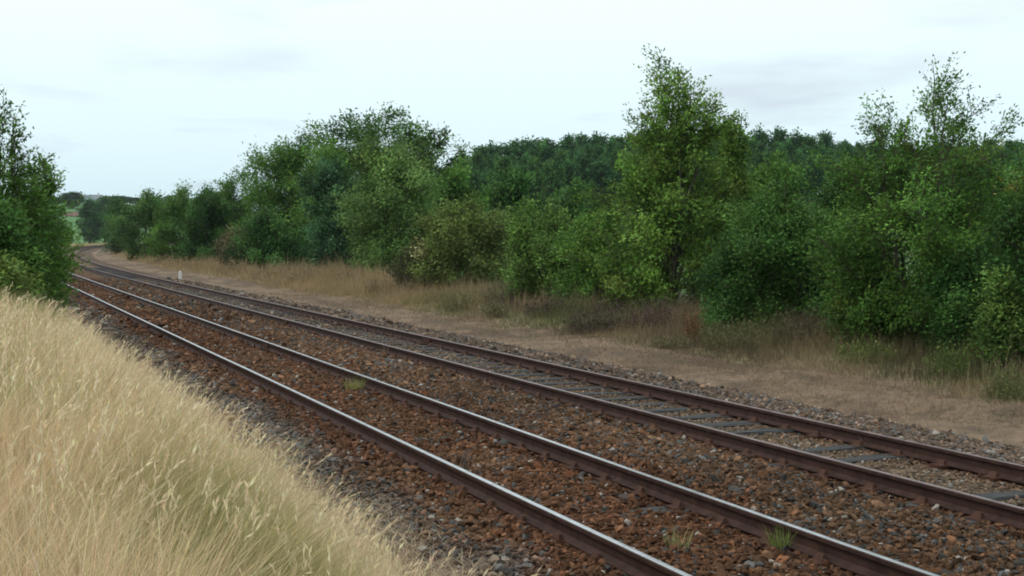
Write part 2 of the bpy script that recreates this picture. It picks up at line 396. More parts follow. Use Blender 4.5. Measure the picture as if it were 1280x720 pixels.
def stones(n, s0, s1, l0, l1, size, seed):
    r = np.random.default_rng(seed)
    u = r.random(n); s = s0 + (s1 - s0) * u; l = l0 + (l1 - l0) * r.random(n)
    x, y, a = curve(s, l)
    onrail = np.zeros(n, bool)
    for q in (RA, RB, RC, RD): onrail |= np.abs(l - q) < 0.10
    # the timber of the far track lies bare between the rails here and there
    fr = np.abs(((s + 0.35) % 0.70) - 0.35) < 0.13
    bare = fr & (l > 7.65) & (l < 9.8) & (r.random(n) < 0.9 * sstep(0.38, 0.55, fnoise(s * 1.1, l * 1.6, 71)))
    bare1 = fr & (l > 4.05) & (l < 6.15) & (r.random(n) < 0.75 * (fnoise(s * 0.9, l * 0.6, 73) > 0.60))
    fine = (l > 7.9) & (l < 9.5)
    edge = r.random(n) > np.maximum(sstep(3.62, 3.0, l + (fnoise(s * 0.8, l, 91) - 0.5) * 0.8), sstep(11.2, 12.3, l + (fnoise(s * 0.8, l, 92) - 0.5) * 0.9))
    k = ~onrail & ~bare & ~bare1 & edge & (~fine | (r.random(n) < 0.75))
    s, l, x, y, fine = s[k], l[k], x[k], y[k], fine[k]; m = len(s)
    sz = size * np.exp(r.normal(0, 0.33, m)) * np.where(fine, 0.72, 1.0)
    scl = np.stack([sz * r.uniform(0.85, 1.5, m), sz * r.uniform(0.7, 1.1, m), sz * r.uniform(0.45, 0.85, m)], -1)
    rot = np.stack([r.normal(0, 0.5, m), r.normal(0, 0.5, m), r.uniform(0, 6.28, m)], -1)
    z = np.maximum(bed_z(s, l, x, y), ground_z(s, l, x, y)) + sz * r.uniform(-0.15, 0.75, m)
    c = bed_col(s, l, x, y) * np.exp(r.normal(0, 0.36, m))[:, None]
    gr = r.random(m)
    lg = c.mean(1, keepdims=True)
    pg = np.where(l < 3.7, 0.4, np.where((l > 6.2) & (l < 7.7), 0.22, np.where(l > 9.6, 0.22, 0.10)))
    c = np.where((gr < pg)[:, None], lg * C(1.02, 0.98, 0.94) * 1.02, c)
    c = np.where((gr > 0.96)[:, None], c * C(1.3, 1.08, 0.95), c)
    c = np.where((r.random(m) > 0.982)[:, None], C(0.28, 0.25, 0.22), c)
    return np.stack([x, y, z], -1), rot, scl, np.clip(c, 0.01, 0.6)
parts = [stones(140000, 3.5, 19.0, 2.75, 12.3, 0.0205, 1), stones(80000, 19.0, 34.0, 3.0, 12.3, 0.026, 2), stones(44000, 34.0, 75.0, 3.0, 12.3, 0.040, 3)]
st = gn_stones('ballast_stones', *[np.concatenate([p[i] for p in parts]) for i in range(4)])
tag(st, 'rusty brown and grey ballast stones strewn around both tracks', 'ballast', kind='stuff')

# ------------------------------------------------------------------ tracks
RAIL = [(-.070, -.159), (.070, -.159), (.070, -.148), (.030, -.132), (.011, -.118), (.010, -.050), (.034, -.036), (.035, -.008), (.026, -.001), (.0, .0), (-.026, -.001), (-.035, -.008), (-.034, -.036), (-.010, -.050), (-.011, -.118), (-.030, -.132), (-.070, -.148)]
HEADF = {8, 9}     # side index of the running surface
def rail_mesh(Lc, Sv, wob):
    P = np.array(RAIL); x, y, a = curve(Sv, np.full_like(Sv, Lc))
    lat = (fnoise(Sv * 0.12, Sv * 0 + wob, 5) - 0.5) * 0.012; ver = (fnoise(Sv * 0.1, Sv * 0 + wob, 6) - 0.5) * 0.014
    k = len(P)
    v = np.stack([x[:, None] + (P[:, 0] + lat[:, None]) * np.cos(a)[:, None], y[:, None] - (P[:, 0] + lat[:, None]) * np.sin(a)[:, None], P[:, 1] + ver[:, None]], -1).reshape(-1, 3)
    f, mi = [], []
    for i in range(len(Sv) - 1):
        for j in range(k):
            j2 = (j + 1) % k; f.append((i * k + j, i * k + j2, (i + 1) * k + j2, (i + 1) * k + j)); mi.append(1 if j in HEADF else 0)
    me = mesh_np('rail', v, np.array(f)); me.polygons.foreach_set('material_index', mi); return me
def box_v(sx, sy, sz, r, jit=0.0):
    """a bevelled bar along x, its rims a little uneven"""
    b = min(sy, sz) * 0.14; ys = [(-sy / 2 + b, 0), (sy / 2 - b, 0), (sy / 2, -b), (sy / 2, -sz), (-sy / 2, -sz), (-sy / 2, -b)]
    xs = np.linspace(-sx / 2, sx / 2, 7); v = []
    for xx in xs:
        for (yy, zz) in ys: v.append((xx + r.normal(0, jit), yy + r.normal(0, jit), zz + (r.normal(0, jit) if zz > -sz else 0)))
    f = []
    for i in range(6):
        for j in range(6): f.append((i * 6 + j, i * 6 + (j + 1) % 6, (i + 1) * 6 + (j + 1) % 6, (i + 1) * 6 + j))
    f.append(tuple(range(5, -1, -1))); f.append(tuple(range(36, 42)))
    return v, f
sl_meshes = []
for k in range(5):
    r = np.random.default_rng(100 + k); v, f = box_v(2.6, 0.25, 0.13, r, 0.006)
    me = mesh_poly('sleeper', v, f); me.materials.append(M_SLEEP); sl_meshes.append(me)
r = np.random.default_rng(120); v, f = box_v(0.34, 0.17, 0.035, r, 0.001); 
for sg in (-1, 1):      # the lugs that grip the rail foot
    k0 = len(v); c0 = 0.088 * sg
    v += [(c0 + a_ * (0.026 if z_ < 0.02 else 0.014) - sg * (0.0 if z_ < 0.02 else 0.012), b_ * (0.06 if z_ < 0.02 else 0.04), z_) for z_ in (-0.004, 0.045) for a_, b_ in ((-1, -1), (1, -1), (1, 1), (-1, 1))]
    f += [tuple(k0 + q for q in ff) for ff in ((0, 1, 5, 4), (1, 2, 6, 5), (2, 3, 7, 6), (3, 0, 4, 7), (4, 5, 6, 7))]
pl_mesh = mesh_poly('baseplate', v, f); pl_mesh.materials.append(M_PLATE)
v, f = box_v(0.03, 0.46, 0.075, r, 0.0005); fp_mesh = mesh_poly('fishplate', v, f); fp_mesh.materials.append(M_PLATE)
Srail = np.concatenate([np.arange(-3, 72, 1.0), np.arange(72, 500, 3.0)])
def track(label, Ls, head, seed, s_end):
    r = np.random.default_rng(seed); mid = sum(Ls) / 2
    x, y, a = curve(10.0, mid); root = thing('railway_track', label, 'railway track', (float(x), float(y), -0.3), 'the two railway tracks')
    org = np.array(root.location)
    rails = []
    for i, Lc in enumerate(Ls):
        me = rail_mesh(Lc, Srail, seed + i * 3); me.materials.append(M_RUST); me.materials.append(head)
        o = obj('rail', me, None, root); o.location = -org; rails.append(o)
    s = 2.1
    k = 0
    while s < s_end:
        s_ = s + r.normal(0, 0.03); x, y, a = curve(s_, mid)
        q = obj('sleeper', sl_meshes[int(r.integers(5))], None, root)
        q.location = (float(x) - org[0] + r.normal(0, 0.02), float(y) - org[1], -((0.161 if r.random() < 0.78 else 0.197) if mid > 7 else 0.176) - org[2]); q.rotation_euler = (0, r.normal(0, 0.004), -float(a) + r.normal(0, 0.018))
        if s < 45:
            for o, Lc in zip(rails, Ls):
                x, y, a = curve(s_, Lc); p = obj('baseplate', pl_mesh, None, o); p.location = (float(x), float(y), -0.1515); p.rotation_euler = (0, 0, -float(a))
        s += 0.70; k += 1
    for o, Lc, ss in ((rails[0], Ls[0], 34.3), (rails[1], Ls[1], 27.0)):
        x, y, a = curve(ss, Lc)
        for sg in (-1, 1):
            p = obj('fishplate', fp_mesh, None, o); p.location = (float(x) + sg * 0.03, float(y), -0.050)
    return root
track('polished railway track nearer the tall straw grass, with bright silver rail heads', (RA, RB), M_HEAD1, 31, 70)
track('dull rusty railway track nearer the trees, with dark timber sleepers showing', (RC, RD), M_HEAD2, 47, 105)

# ------------------------------------------------------------------ tree builder
def tubes(paths, radii, sides=5):
    V, F = [], []; base = 0
    for P, R in zip(paths, radii):
        P = np.asarray(P, float); n = len(P)
        T = norm(np.gradient(P, axis=0)); ref = np.where(np.abs(T[:, 2:3]) > 0.9, C(1, 0, 0), C(0, 0, 1))
        U = norm(np.cross(T, ref)); W = np.cross(T, U)
        th = np.linspace(0, 2 * math.pi, sides, endpoint=False)
        ring = P[:, None] + (U[:, None] * np.cos(th)[None, :, None] + W[:, None] * np.sin(th)[None, :, None]) * np.asarray(R)[:, None, None]
        V.append(ring.reshape(-1, 3)); i = base + np.arange(n * sides).reshape(n, sides)
        F.append(np.stack([i[:-1], np.roll(i[:-1], -1, 1), np.roll(i[1:], -1, 1), i[1:]], -1).reshape(-1, 4)); base += n * sides
    return np.concatenate(V), np.concatenate(F)

def leaves(P, axis, ln, wd, r, fold=0.25, face=None):
    """kite-shaped leaves at points P; axis = the way they point"""
    n = len(P); ax = norm(axis); side = norm(np.cross(ax, norm(r.normal(0, 1, (n, 3)))))
    if face is not None: side = norm(np.cross(ax, norm(face)) + 1e-4)
    nrm = np.cross(side, ax)
    ln = ln[:, None]; wd = wd[:, None]
    v0 = P; v1 = P + ax * ln * 0.45 + side * wd * 0.5 + nrm * wd * fold; v2 = P + ax * ln; v3 = P + ax * ln * 0.45 - side * wd * 0.5 + nrm * wd * fold
    V = np.stack([v0, v1, v2, v3], 1).reshape(-1, 3); F = np.arange(4 * n).reshape(n, 4)
    return V, F

def prof(kind, u):
    u = np.asarray(u, float)
    if kind == 'dome': return np.where(u < 0.4, 0.86 + 0.14 * (u / 0.4), np.sqrt(np.clip(1 - ((u - 0.4) / 0.6) ** 2, 0, 1)))
    if kind == 'cone': return np.where(u < 0.35, 0.80 + 0.2 * u / 0.35, (np.clip(1 - (u - 0.35) / 0.65, 0, 1)) ** 0.8)
    if kind == 'mid': return np.where(u < 0.3, 0.9 + 0.1 * u / 0.3, np.where(u < 0.62, 1 - 0.28 * (u - 0.3) / 0.32, 0.72 * np.clip(1 - (u - 0.62) / 0.38, 0, 1) ** 0.42))
    if kind == 'flat': return np.where(u < 0.6, 0.55 + 0.45 * (u / 0.6), np.clip(1 - ((u - 0.6) / 0.4) ** 3.0, 0, 1) ** 0.6)
    return np.where(u < 0.5, 0.75 + 0.25 * u / 0.5, np.clip(1 - ((u - 0.5) / 0.5) ** 2, 0, 1) ** 0.5)

def make_tree(seed, h, rad, kind='dome', stems=1, clear=0.05, limbs=34, subs=11, per=44, leaf=(0.11, 0.055), colr=((0.05, 0.11, 0.03), (0.09, 0.15, 0.04)),
              airy=0.0, spread=0.16, accent=None, droop=0.0, up=0.25, fan=2.1):
    r = np.random.default_rng(seed)
    ph = r.uniform(0, 6.28, 4)
    paths, radii = [], []
    LP, LA, LC = [], [], []
    tops = []
    for k in range(stems):
        a = r.uniform(0, 6.28); rr = 0 if stems == 1 else rad * 0.22 * (r.uniform(0.4, 1) if fan < 2.5 else 0.15 if k == 0 else r.uniform(0.75, 1.1))
        if fan > 2.5: a = k * 6.283 / stems + r.normal(0, 0.3)
        b = C(math.cos(a) * rr, math.sin(a) * rr, -0.15); hh = h * (1 if k == 0 else r.uniform(0.72, 0.97))
        tp = C(math.cos(a) * rr * fan, math.sin(a) * rr * fan, hh * 0.97) + C(*r.normal(0, 0.05 * rad, 2), 0)
        t = np.linspace(0, 1, 9)[:, None]; P = b * (1 - t) + tp * t + np.concatenate([r.normal(0, 0.02 * h, (9, 2)), np.zeros((9, 1))], 1) * np.sin(t * math.pi)
        r0 = (0.016 * h + 0.02) / math.sqrt(stems) * 1.1
        paths.append(P); radii.append(r0 * (1 - t[:, 0] * 0.9) + 0.004); tops.append((P, hh, r0))
    for P, hh, r0 in tops:                      # the leaders carry leaves to the tip
        for j in range(9):
            q = 5.2 + 2.8 * (j + r.random()) / 9; i0 = min(7, int(q)); p0 = P[i0] + (P[i0 + 1] - P[i0]) * (q - i0)
            d = norm(r.normal(0, 0.7, 3) + C(0, 0, 0.8)); p1 = p0 + d * (0.10 * rad + 0.16) * r.uniform(0.7, 1.3); m = max(6, int(per * 0.55 * (1 - 0.75 * airy)))
            paths.append(np.stack([p0, (p0 + p1) / 2, p1])); radii.append(np.array([0.010, 0.007, 0.004]))
            LP.append(p0 + (p1 - p0) * r.uniform(0.1, 1.05, m)[:, None] + r.normal(0, 0.55 * spread, (m, 3))); LA.append(d + r.normal(0, 0.6, (m, 3)))
            t_ = r.random(); LC.append(np.clip(C(1.06, 1.07, 0.92) * (C(*colr[0]) * (1 - t_) + C(*colr[1]) * t_) * np.exp(r.normal(0, 0.2, (m, 1))) * np.ones((m, 3)), 0.004, 0.6))
    for i in range(limbs):
        P, hh, r0 = tops[i % stems]
        u = clear + (1 - clear) * ((i + r.uniform(0, 1)) / limbs) ** 0.85
        az = i * 2.399963 + r.normal(0, 0.35)
        lob = 1 + 0.20 * math.sin(2 * az + ph[0] + 3 * u) + 0.16 * math.sin(3 * az + ph[1] - 5 * u) + 0.10 * math.sin(7 * u + ph[2])
        e = rad * float(prof(kind, u)) * lob * r.uniform(0.72, 1.08)
        st = P[0] + (P[-1] - P[0]) * max(0.02, u - 0.10 - 0.16 * r.random())
        zi = int(np.clip(max(0.02, u - 0.18) * 8, 0, 7)); st = P[zi] + (P[zi + 1] - P[zi]) * (max(0.02, u - 0.18) * 8 - zi)
        ax_ = P[min(8, int(u * 8))]
        en = C(ax_[0] * 0.6 + math.cos(az) * e, ax_[1] * 0.6 + math.sin(az) * e, u * hh)
        t = np.linspace(0, 1, 6)[:, None]; mid = (st + en) / 2 + C(0, 0, 0.12 * np.linalg.norm(en - st)) + r.normal(0, 0.06 * rad, 3)
        Q = st * (1 - t) ** 2 + 2 * mid * t * (1 - t) + en * t ** 2
        paths.append(Q); lr = max(0.010, r0 * 0.42 * (1 - u * 0.6)); radii.append(lr * (1 - 0.85 * t[:, 0]))
        bright = math.exp(r.normal(0, 0.24)); tone = r.random()
        acc = accent is not None and r.random() < accent[0]
        ns = subs
        thin = 1.0 - airy * float(sstep(0.52, 0.75, u))
        for j in range(ns):
            vv = 0.30 + 0.72 * ((j + r.random()) / ns); vv = min(vv, 1.0)
            p0 = st * (1 - vv) ** 2 + 2 * mid * vv * (1 - vv) + en * vv ** 2
            out = norm(C(math.cos(az), math.sin(az), 0.15)); d = norm(out * 0.55 + r.normal(0, 0.75, 3) + C(0, 0, up + 0.5 * airy * (u > 0.55)))
            sl = (0.16 * rad + 0.22) * r.uniform(0.6, 1.25)
            p1 = p0 + d * sl + C(0, 0, -droop * sl)
            if p1[2] < 0.05: p1[2] = 0.05 + 0.1 * r.random()
            if thin < 1 or sl > 0.35:
                paths.append(np.stack([p0, (p0 + p1) / 2 + r.normal(0, 0.03 * sl, 3), p1])); radii.append(np.array([lr * 0.4 + 0.005, lr * 0.3 + 0.004, 0.004]))
            m = max(3, int(per * thin * r.uniform(0.6, 1.35)))
            tt = r.uniform(0.15, 1.08, m)[:, None]
            pts = p0 + (p1 - p0) * tt + r.normal(0, 1, (m, 3)) * (spread * (0.22 + 0.70 * thin)) * np.array([1, 1, 0.8])
            pts[:, 2] = np.maximum(pts[:, 2], 0.03)
            LP.append(pts); LA.append(d * 0.6 + out * 0.35 + r.normal(0, 0.6, (m, 3)) + C(0, 0, -0.15 - droop))
            c = C(*colr[0]) * (1 - tone) + C(*colr[1]) * tone
            if acc and r.random() < 0.6: c = C(*accent[1])
            c = c * C(1.06, 1.07, 0.92)
            LC.append(np.clip(c * bright * math.exp(r.normal(0, 0.20)) * np.exp(r.normal(0, 0.18, (m, 1))) * (1 + r.normal(0, 0.05, (m, 3))), 0.004, 0.6))
    tv, tf = tubes(paths[:stems + 0], radii[:stems], 7); nb = len(tv); v2_, f2_ = tubes(paths[stems:], radii[stems:], 3); tv = np.concatenate([tv, v2_]); tf = np.concatenate([tf, f2_ + nb])
    P = np.concatenate(LP); A_ = np.concatenate(LA); Cc = np.concatenate(LC); n = len(P)
    ln = leaf[0] * np.exp(r.normal(0, 0.25, n)); wd = leaf[1] * np.exp(r.normal(0, 0.25, n))
    cen = np.median(P[:, :2], 0); fo = np.concatenate([(P[:, :2] - cen) / max(rad, 0.1) * 0.55, np.full((n, 1), 0.75)], 1) + r.normal(0, 0.42, (n, 3))
    V, F = leaves(P, A_, ln, wd, r, -0.12, fo)
    return mesh_np('trunk', tv, tf, None, True), mesh_np('crown', V, F, np.repeat(Cc, 4, 0))

def plant(name, label, cat, loc, tm, cm, rotz=0, scl=1.0, group=None, trunk='trunk'):
    t = thing(name, label, cat, loc, group); t.rotation_euler = (0, 0, rotz); t.scale = (scl,) * 3 if not isinstance(scl, tuple) else scl
    obj(trunk, tm, M_BARK, t); obj('crown', cm, M_LEAF, t); return t

G_MID = ((0.055, 0.125, 0.026), (0.100, 0.185, 0.040)); G_LIGHT = ((0.095, 0.175, 0.036), (0.150, 0.240, 0.055)); G_DARK = ((0.034, 0.085, 0.024), (0.060, 0.125, 0.034))
G_BLUE = ((0.040, 0.095, 0.048), (0.066, 0.130, 0.060)); G_OLIVE = ((0.085, 0.125, 0.036), (0.135, 0.175, 0.055)); G_BROWN = ((0.09, 0.075, 0.045), (0.14, 0.11, 0.065)); YEL = (0.20, 0.22, 0.045)

# (column, L, top row, half width px, builder options, name, label)
T = [
 (1300, 18.6, 168, 62, dict(kind='dome', stems=3, colr=G_DARK, airy=0.5, accent=(0.12, YEL), per=56), 'tree', 'dark leafy tree cut off by the right edge of the picture'),
 (1160, 19.3, 62, 112, dict(kind='dome', stems=7, fan=3.0, colr=G_MID, airy=0.60, limbs=98, subs=12, per=56, accent=(0.05, (0.12, 0.17, 0.045)), up=0.45), 'tree', 'tall tree on the right with a thin open twiggy top against the sky'),
 (1092, 17.6, 335, 42, dict(kind='dome', stems=5, colr=((0.05, 0.10, 0.026), (0.09, 0.14, 0.036)), accent=(0.22, YEL), limbs=26), 'bush', 'small yellowing bush below the thin-topped tall tree'),
 (1268, 17.0, 345, 32, dict(kind='dome', stems=5, colr=((0.05, 0.10, 0.026), (0.09, 0.14, 0.036)), accent=(0.18, YEL), limbs=22), 'bush', 'low bush with yellow-green leaves at the far right end of the verge'),
 (1215, 17.9, 300, 40, dict(kind='dome', stems=5, colr=G_DARK, limbs=28), 'bush', 'dark bush under the right side of the thin-topped tall tree'),
 (1000, 19.8, 214, 80, dict(kind='dome', stems=5, colr=((0.045, 0.110, 0.028), (0.085, 0.165, 0.040)), limbs=52, per=56), 'bush', 'large rounded dark bush between the two tallest trees'),
 (925, 18.6, 288, 45, dict(kind='dome', stems=5, colr=G_DARK, limbs=32), 'bush', 'dark bush at the right foot of the tall bright green tree'),
 (828, 19.6, 58, 98, dict(kind='mid', stems=5, colr=((0.085, 0.165, 0.034), (0.145, 0.235, 0.052)), airy=0.52, limbs=92, subs=12, per=56, up=0.45, accent=(0.10, (0.15, 0.20, 0.05))), 'tree', 'tall bright green tree with a ragged pointed top, tallest in the middle'),
 (908, 21.5, 116, 36, dict(kind='cone', stems=2, colr=G_LIGHT, airy=0.5, limbs=34, per=44), 'tree', 'slender light green tree leaning out right of the tallest middle tree'),
 (742, 19.0, 262, 46, dict(kind='dome', stems=4, colr=G_MID, limbs=34), 'bush', 'mid green bush at the left foot of the tall bright green tree'),
 (672, 18.8, 252, 52, dict(kind='dome', stems=5, colr=((0.080, 0.150, 0.038), (0.130, 0.205, 0.055)), limbs=38), 'bush', 'soft light green bush with a pointed middle above the purple-brown weeds'),
 (585, 19.5, 250, 62, dict(kind='dome', stems=6, colr=G_OLIVE, limbs=40, accent=(0.08, (0.24, 0.22, 0.12))), 'bush', 'broad olive bush flecked with pale flower heads'),
 (528, 18.3, 305, 34, dict(kind='dome', stems=5, colr=((0.06, 0.065, 0.03), (0.10, 0.10, 0.045)), limbs=26), 'bush', 'low brownish olive bush in front of the soft willow'),
 (490, 20.5, 158, 60, dict(kind='oval', stems=4, colr=((0.080, 0.150, 0.046), (0.130, 0.205, 0.065)), limbs=58, per=56, spread=0.22), 'tree', 'soft pale green willow in front of the big spreading tree'),
 (416, 20.2, 186, 36, dict(kind='oval', stems=3, colr=G_BLUE, limbs=42, per=52), 'tree', 'narrow dark blue-green tree left of the soft willow'),
 (478, 28.0, 132, 96, dict(kind='flat', stems=2, clear=0.2, colr=G_MID, limbs=80, per=66, spread=0.20, airy=0.12, up=0.05), 'tree', 'big spreading tree, highest of the clump on the left'),
 (368, 24.0, 158, 62, dict(kind='dome', stems=3, colr=G_MID, limbs=66, per=60, spread=0.2), 'tree', 'rounded full tree at the left shoulder of the big clump'),
 (540, 27.0, 142, 46, dict(kind='flat', stems=2, clear=0.3, colr=((0.045, 0.095, 0.03), (0.075, 0.13, 0.04)), limbs=40, airy=0.35, up=0.0), 'tree', 'flat-topped tree with layered boughs reaching right from the big clump'),
 (292, 21.0, 204, 36, dict(kind='flat', stems=3, colr=G_MID, limbs=44, airy=0.55), 'tree', 'ragged tree with bare twig tips at the left end of the big clump'),
 (300, 18.0, 285, 26, dict(kind='dome', stems=6, colr=G_BROWN, limbs=26, per=26), 'bush', 'brown half-dead bush at the left end of the big clump'),
 (340, 19.0, 262, 40, dict(kind='dome', stems=4, colr=G_DARK, limbs=34), 'bush', 'dark green bush just right of the brown half-dead bush'),
 (262, 18.6, 236, 36, dict(kind='dome', stems=4, colr=G_DARK, limbs=34), 'bush', 'dark bush just left of the ragged twiggy tree'),
 (224, 17.8, 230, 36, dict(kind='dome', stems=4, colr=G_MID, limbs=38), 'tree', 'peaked mid green tree behind the small white post'),
 (186, 16.6, 236, 34, dict(kind='dome', stems=4, colr=((0.05, 0.11, 0.034), (0.085, 0.15, 0.045)), limbs=38), 'tree', 'lighter green rounded tree left of the small white post'),
 (150, 15.4, 246, 22, dict(kind='dome', stems=4, colr=G_DARK, limbs=34), 'tree', 'dark tree at the left end of the row beside the bend'),
 # second row
 (575, 28.0, 206, 48, dict(kind='dome', stems=3, colr=G_MID, limbs=40), 'tree', 'mid green tree behind the broad olive bush'),
 (640, 32.0, 208, 50, dict(kind='dome', stems=3, colr=G_DARK, limbs=44), 'tree', 'dark tree behind the soft light green bush'),
 (708, 31.0, 232, 46, dict(kind='dome', stems=3, colr=G_DARK, limbs=40), 'tree', 'dark rounded tree just left of and behind the tall bright green tree'),
 (960, 29.0, 200, 52, dict(kind='dome', stems=3, colr=G_MID, limbs=44), 'tree', 'mid green tree behind the large rounded dark bush'),
 (1062, 27.0, 186, 44, dict(kind='dome', stems=3, colr=G_DARK, limbs=44), 'tree', 'dark tree behind and left of the thin-topped tall tree'),
 (1232, 25.0, 162, 56, dict(kind='dome', stems=3, colr=G_DARK, limbs=48), 'tree', 'dark tree behind and right of the thin-topped tall tree'),
]
for i, (px, Lo, top, hw, kw, nm, lab) in enumerate(T):
    Lo = Lo - (0.1 if px > 1050 and Lo < 18.2 else 1.0 if px > 860 and Lo < 21 else 0.5 if Lo < 21 and px > 500 else 0)
    x, y, z, Z = spot(px, Lo); h = (z_at(top, Z) - z) * (0.93 if top < 200 else 0.97); rad = hw * Z / FPX
    kw = dict(kw); kw['spread'] = kw.get('spread', 0.15) * (0.75 + Z / 90)
    kw['per'] = int(kw.get('per', 44) * (0.6 if (Lo > 22 and top > 160) else 1.05 if Lo > 22 else 1) * float(np.interp(Z, [28, 34, 45, 90], [1.4, 1.25, 1.1, 1.0])))
    nl = kw.get('limbs', 34) * kw.get('subs', 11) * kw.get('per', 44); surf = 2 * math.pi * rad * h * 0.8
    ls = float(np.clip(math.sqrt(4 * 2.2 * surf / nl), 0.07, 0.30)); kw['leaf'] = (ls * 1.08, ls * 0.56)
    tm, cm = make_tree(200 + i, h, rad, **kw)
    plant(nm, lab, nm, (x, y, z), tm, cm)

# saplings on the near bank, left
for i, (px, s_, top, hw, kw, nm, lab) in enumerate([
    (4, 31.0, 122, 62, dict(kind='cone', stems=5, colr=G_MID, airy=0.78, limbs=54, per=50, up=0.55, spread=0.13), 'tree', 'sapling with thin twiggy top at the left edge, above the straw grass'),
    (44, 33.0, 192, 34, dict(kind='dome', stems=4, colr=G_MID, airy=0.6, limbs=44, per=44, up=0.5, spread=0.13), 'tree', 'shorter open sapling right of the left edge sapling'),
    (-4, 28.5, 254, 38, dict(kind='dome', stems=6, colr=((0.05, 0.115, 0.03), (0.085, 0.16, 0.04)), limbs=44, per=56, spread=0.12), 'bush', 'dense soft green bush at the foot of the left saplings'),
    (-62, 30.0, 150, 60, dict(kind='cone', stems=4, colr=G_MID, airy=0.5, limbs=44, per=46, up=0.5), 'tree', 'sapling mostly cut off by the left edge of the picture'),
    (-2, 26.0, 330, 30, dict(kind='dome', stems=7, colr=((0.085, 0.14, 0.035), (0.14, 0.19, 0.05)), limbs=30, per=30, spread=0.16), 'bush', 'low yellow-green bush between the straw grass and the left saplings')]):
    hd = math.atan((px - 640) / FPX) + YAW; x = s_ * math.tan(hd); y = s_
    Z = x * SY + y * CY; z = float(ground_z(s_, x, np.float64(x), np.float64(y)))
    kw = dict(kw); kw['leaf'] = (0.095, 0.045)
    tm, cm = make_tree(400 + i, z_at(top, Z) - z, hw * Z / FPX, **kw)
    plant(nm, lab, nm, (x, y, z), tm, cm)

# the wood on the hill: a few kinds of tree, copied
wood = [make_tree(500 + k, 14.0, 3.0, kind=('oval', 'dome', 'dome', 'oval')[k], stems=1, clear=0.15, limbs=40, subs=8, per=20, leaf=(0.55, 0.34), spread=0.45,
                  colr=(((0.034, 0.092, 0.030), (0.056, 0.125, 0.040)), ((0.030, 0.080, 0.030), (0.048, 0.110, 0.038)), ((0.040, 0.100, 0.030), (0.066, 0.135, 0.040)), ((0.032, 0.088, 0.034), (0.050, 0.115, 0.042)))[k]) for k in range(4)]
r = np.random.default_rng(55)
tops = ([540, 575, 600, 650, 700, 750, 850, 950, 1000, 1050, 1080, 1300], [212, 200, 184, 178, 173, 168, 164, 162, 164, 172, 178, 180])
for row, Z0 in enumerate((225, 250, 278)):
    px = 545 + row * 6
    while px < 1290:
        Zt = Z0 + r.uniform(-9, 9); x, y, z, Z = spot_far(px, Zt)
        tp = float(np.interp(px, *tops)) + (2 - row) * 11 + r.uniform(-4, 9); h = z_at(tp, Zt) - z
        tm, cm = wood[int(r.integers(4))]
        sc_ = h / 14.0; wd = r.uniform(0.85, 1.15) * min(1.25, max(0.7, sc_))
        plant('tree', 'tree of the dark wood on the hill behind the line-side trees', 'tree', (x, y, z), tm, cm, r.uniform(0, 6.28), (wd, wd, sc_), 'trees of the dark wood on the hill')
        px += r.uniform(17, 25)

# far trees beyond the bend
far = [(114, 400, 250, 15, 'dark far tree right of the green field, beyond the bend'), (92, 620, 240, 14, 'far tree standing up behind the low brown-roofed house'),
       (131, 470, 247, 16, 'far tree touching the left end of the row beside the bend'), (72, 390, 272, 12, 'far hedge tree left of the green field'),
       (58, 430, 255, 16, 'far tree half hidden behind the left saplings'), (84, 392, 284, 7, 'small hedge bush at the left foot of the green field')]
for i, (px, Zt, tp, hw, lab) in enumerate(far):
    x, y, z, Z = spot_far(px, Zt); tm, cm = wood[i % 4]; h = z_at(tp, Zt) - z; wd = hw * Zt / FPX / 3.0
    plant('tree', lab, 'tree', (x, y, z), tm, cm, i * 1.3, (wd, wd, h / 14.0))
px = 20
while px < 300:
    Zt = r.uniform(690, 730); x, y, z, Z = spot_far(px, Zt); tm, cm = wood[int(r.integers(4))]; h = z_at(246 + r.uniform(-3, 7), Zt) - z
    plant('tree', 'tree of the distant skyline wood beyond the bend', 'tree', (x, y, z), tm, cm, r.uniform(0, 6), (1.7, 1.7, max(0.3, h / 14.0)), 'distant skyline trees')
    px += r.uniform(9, 14)

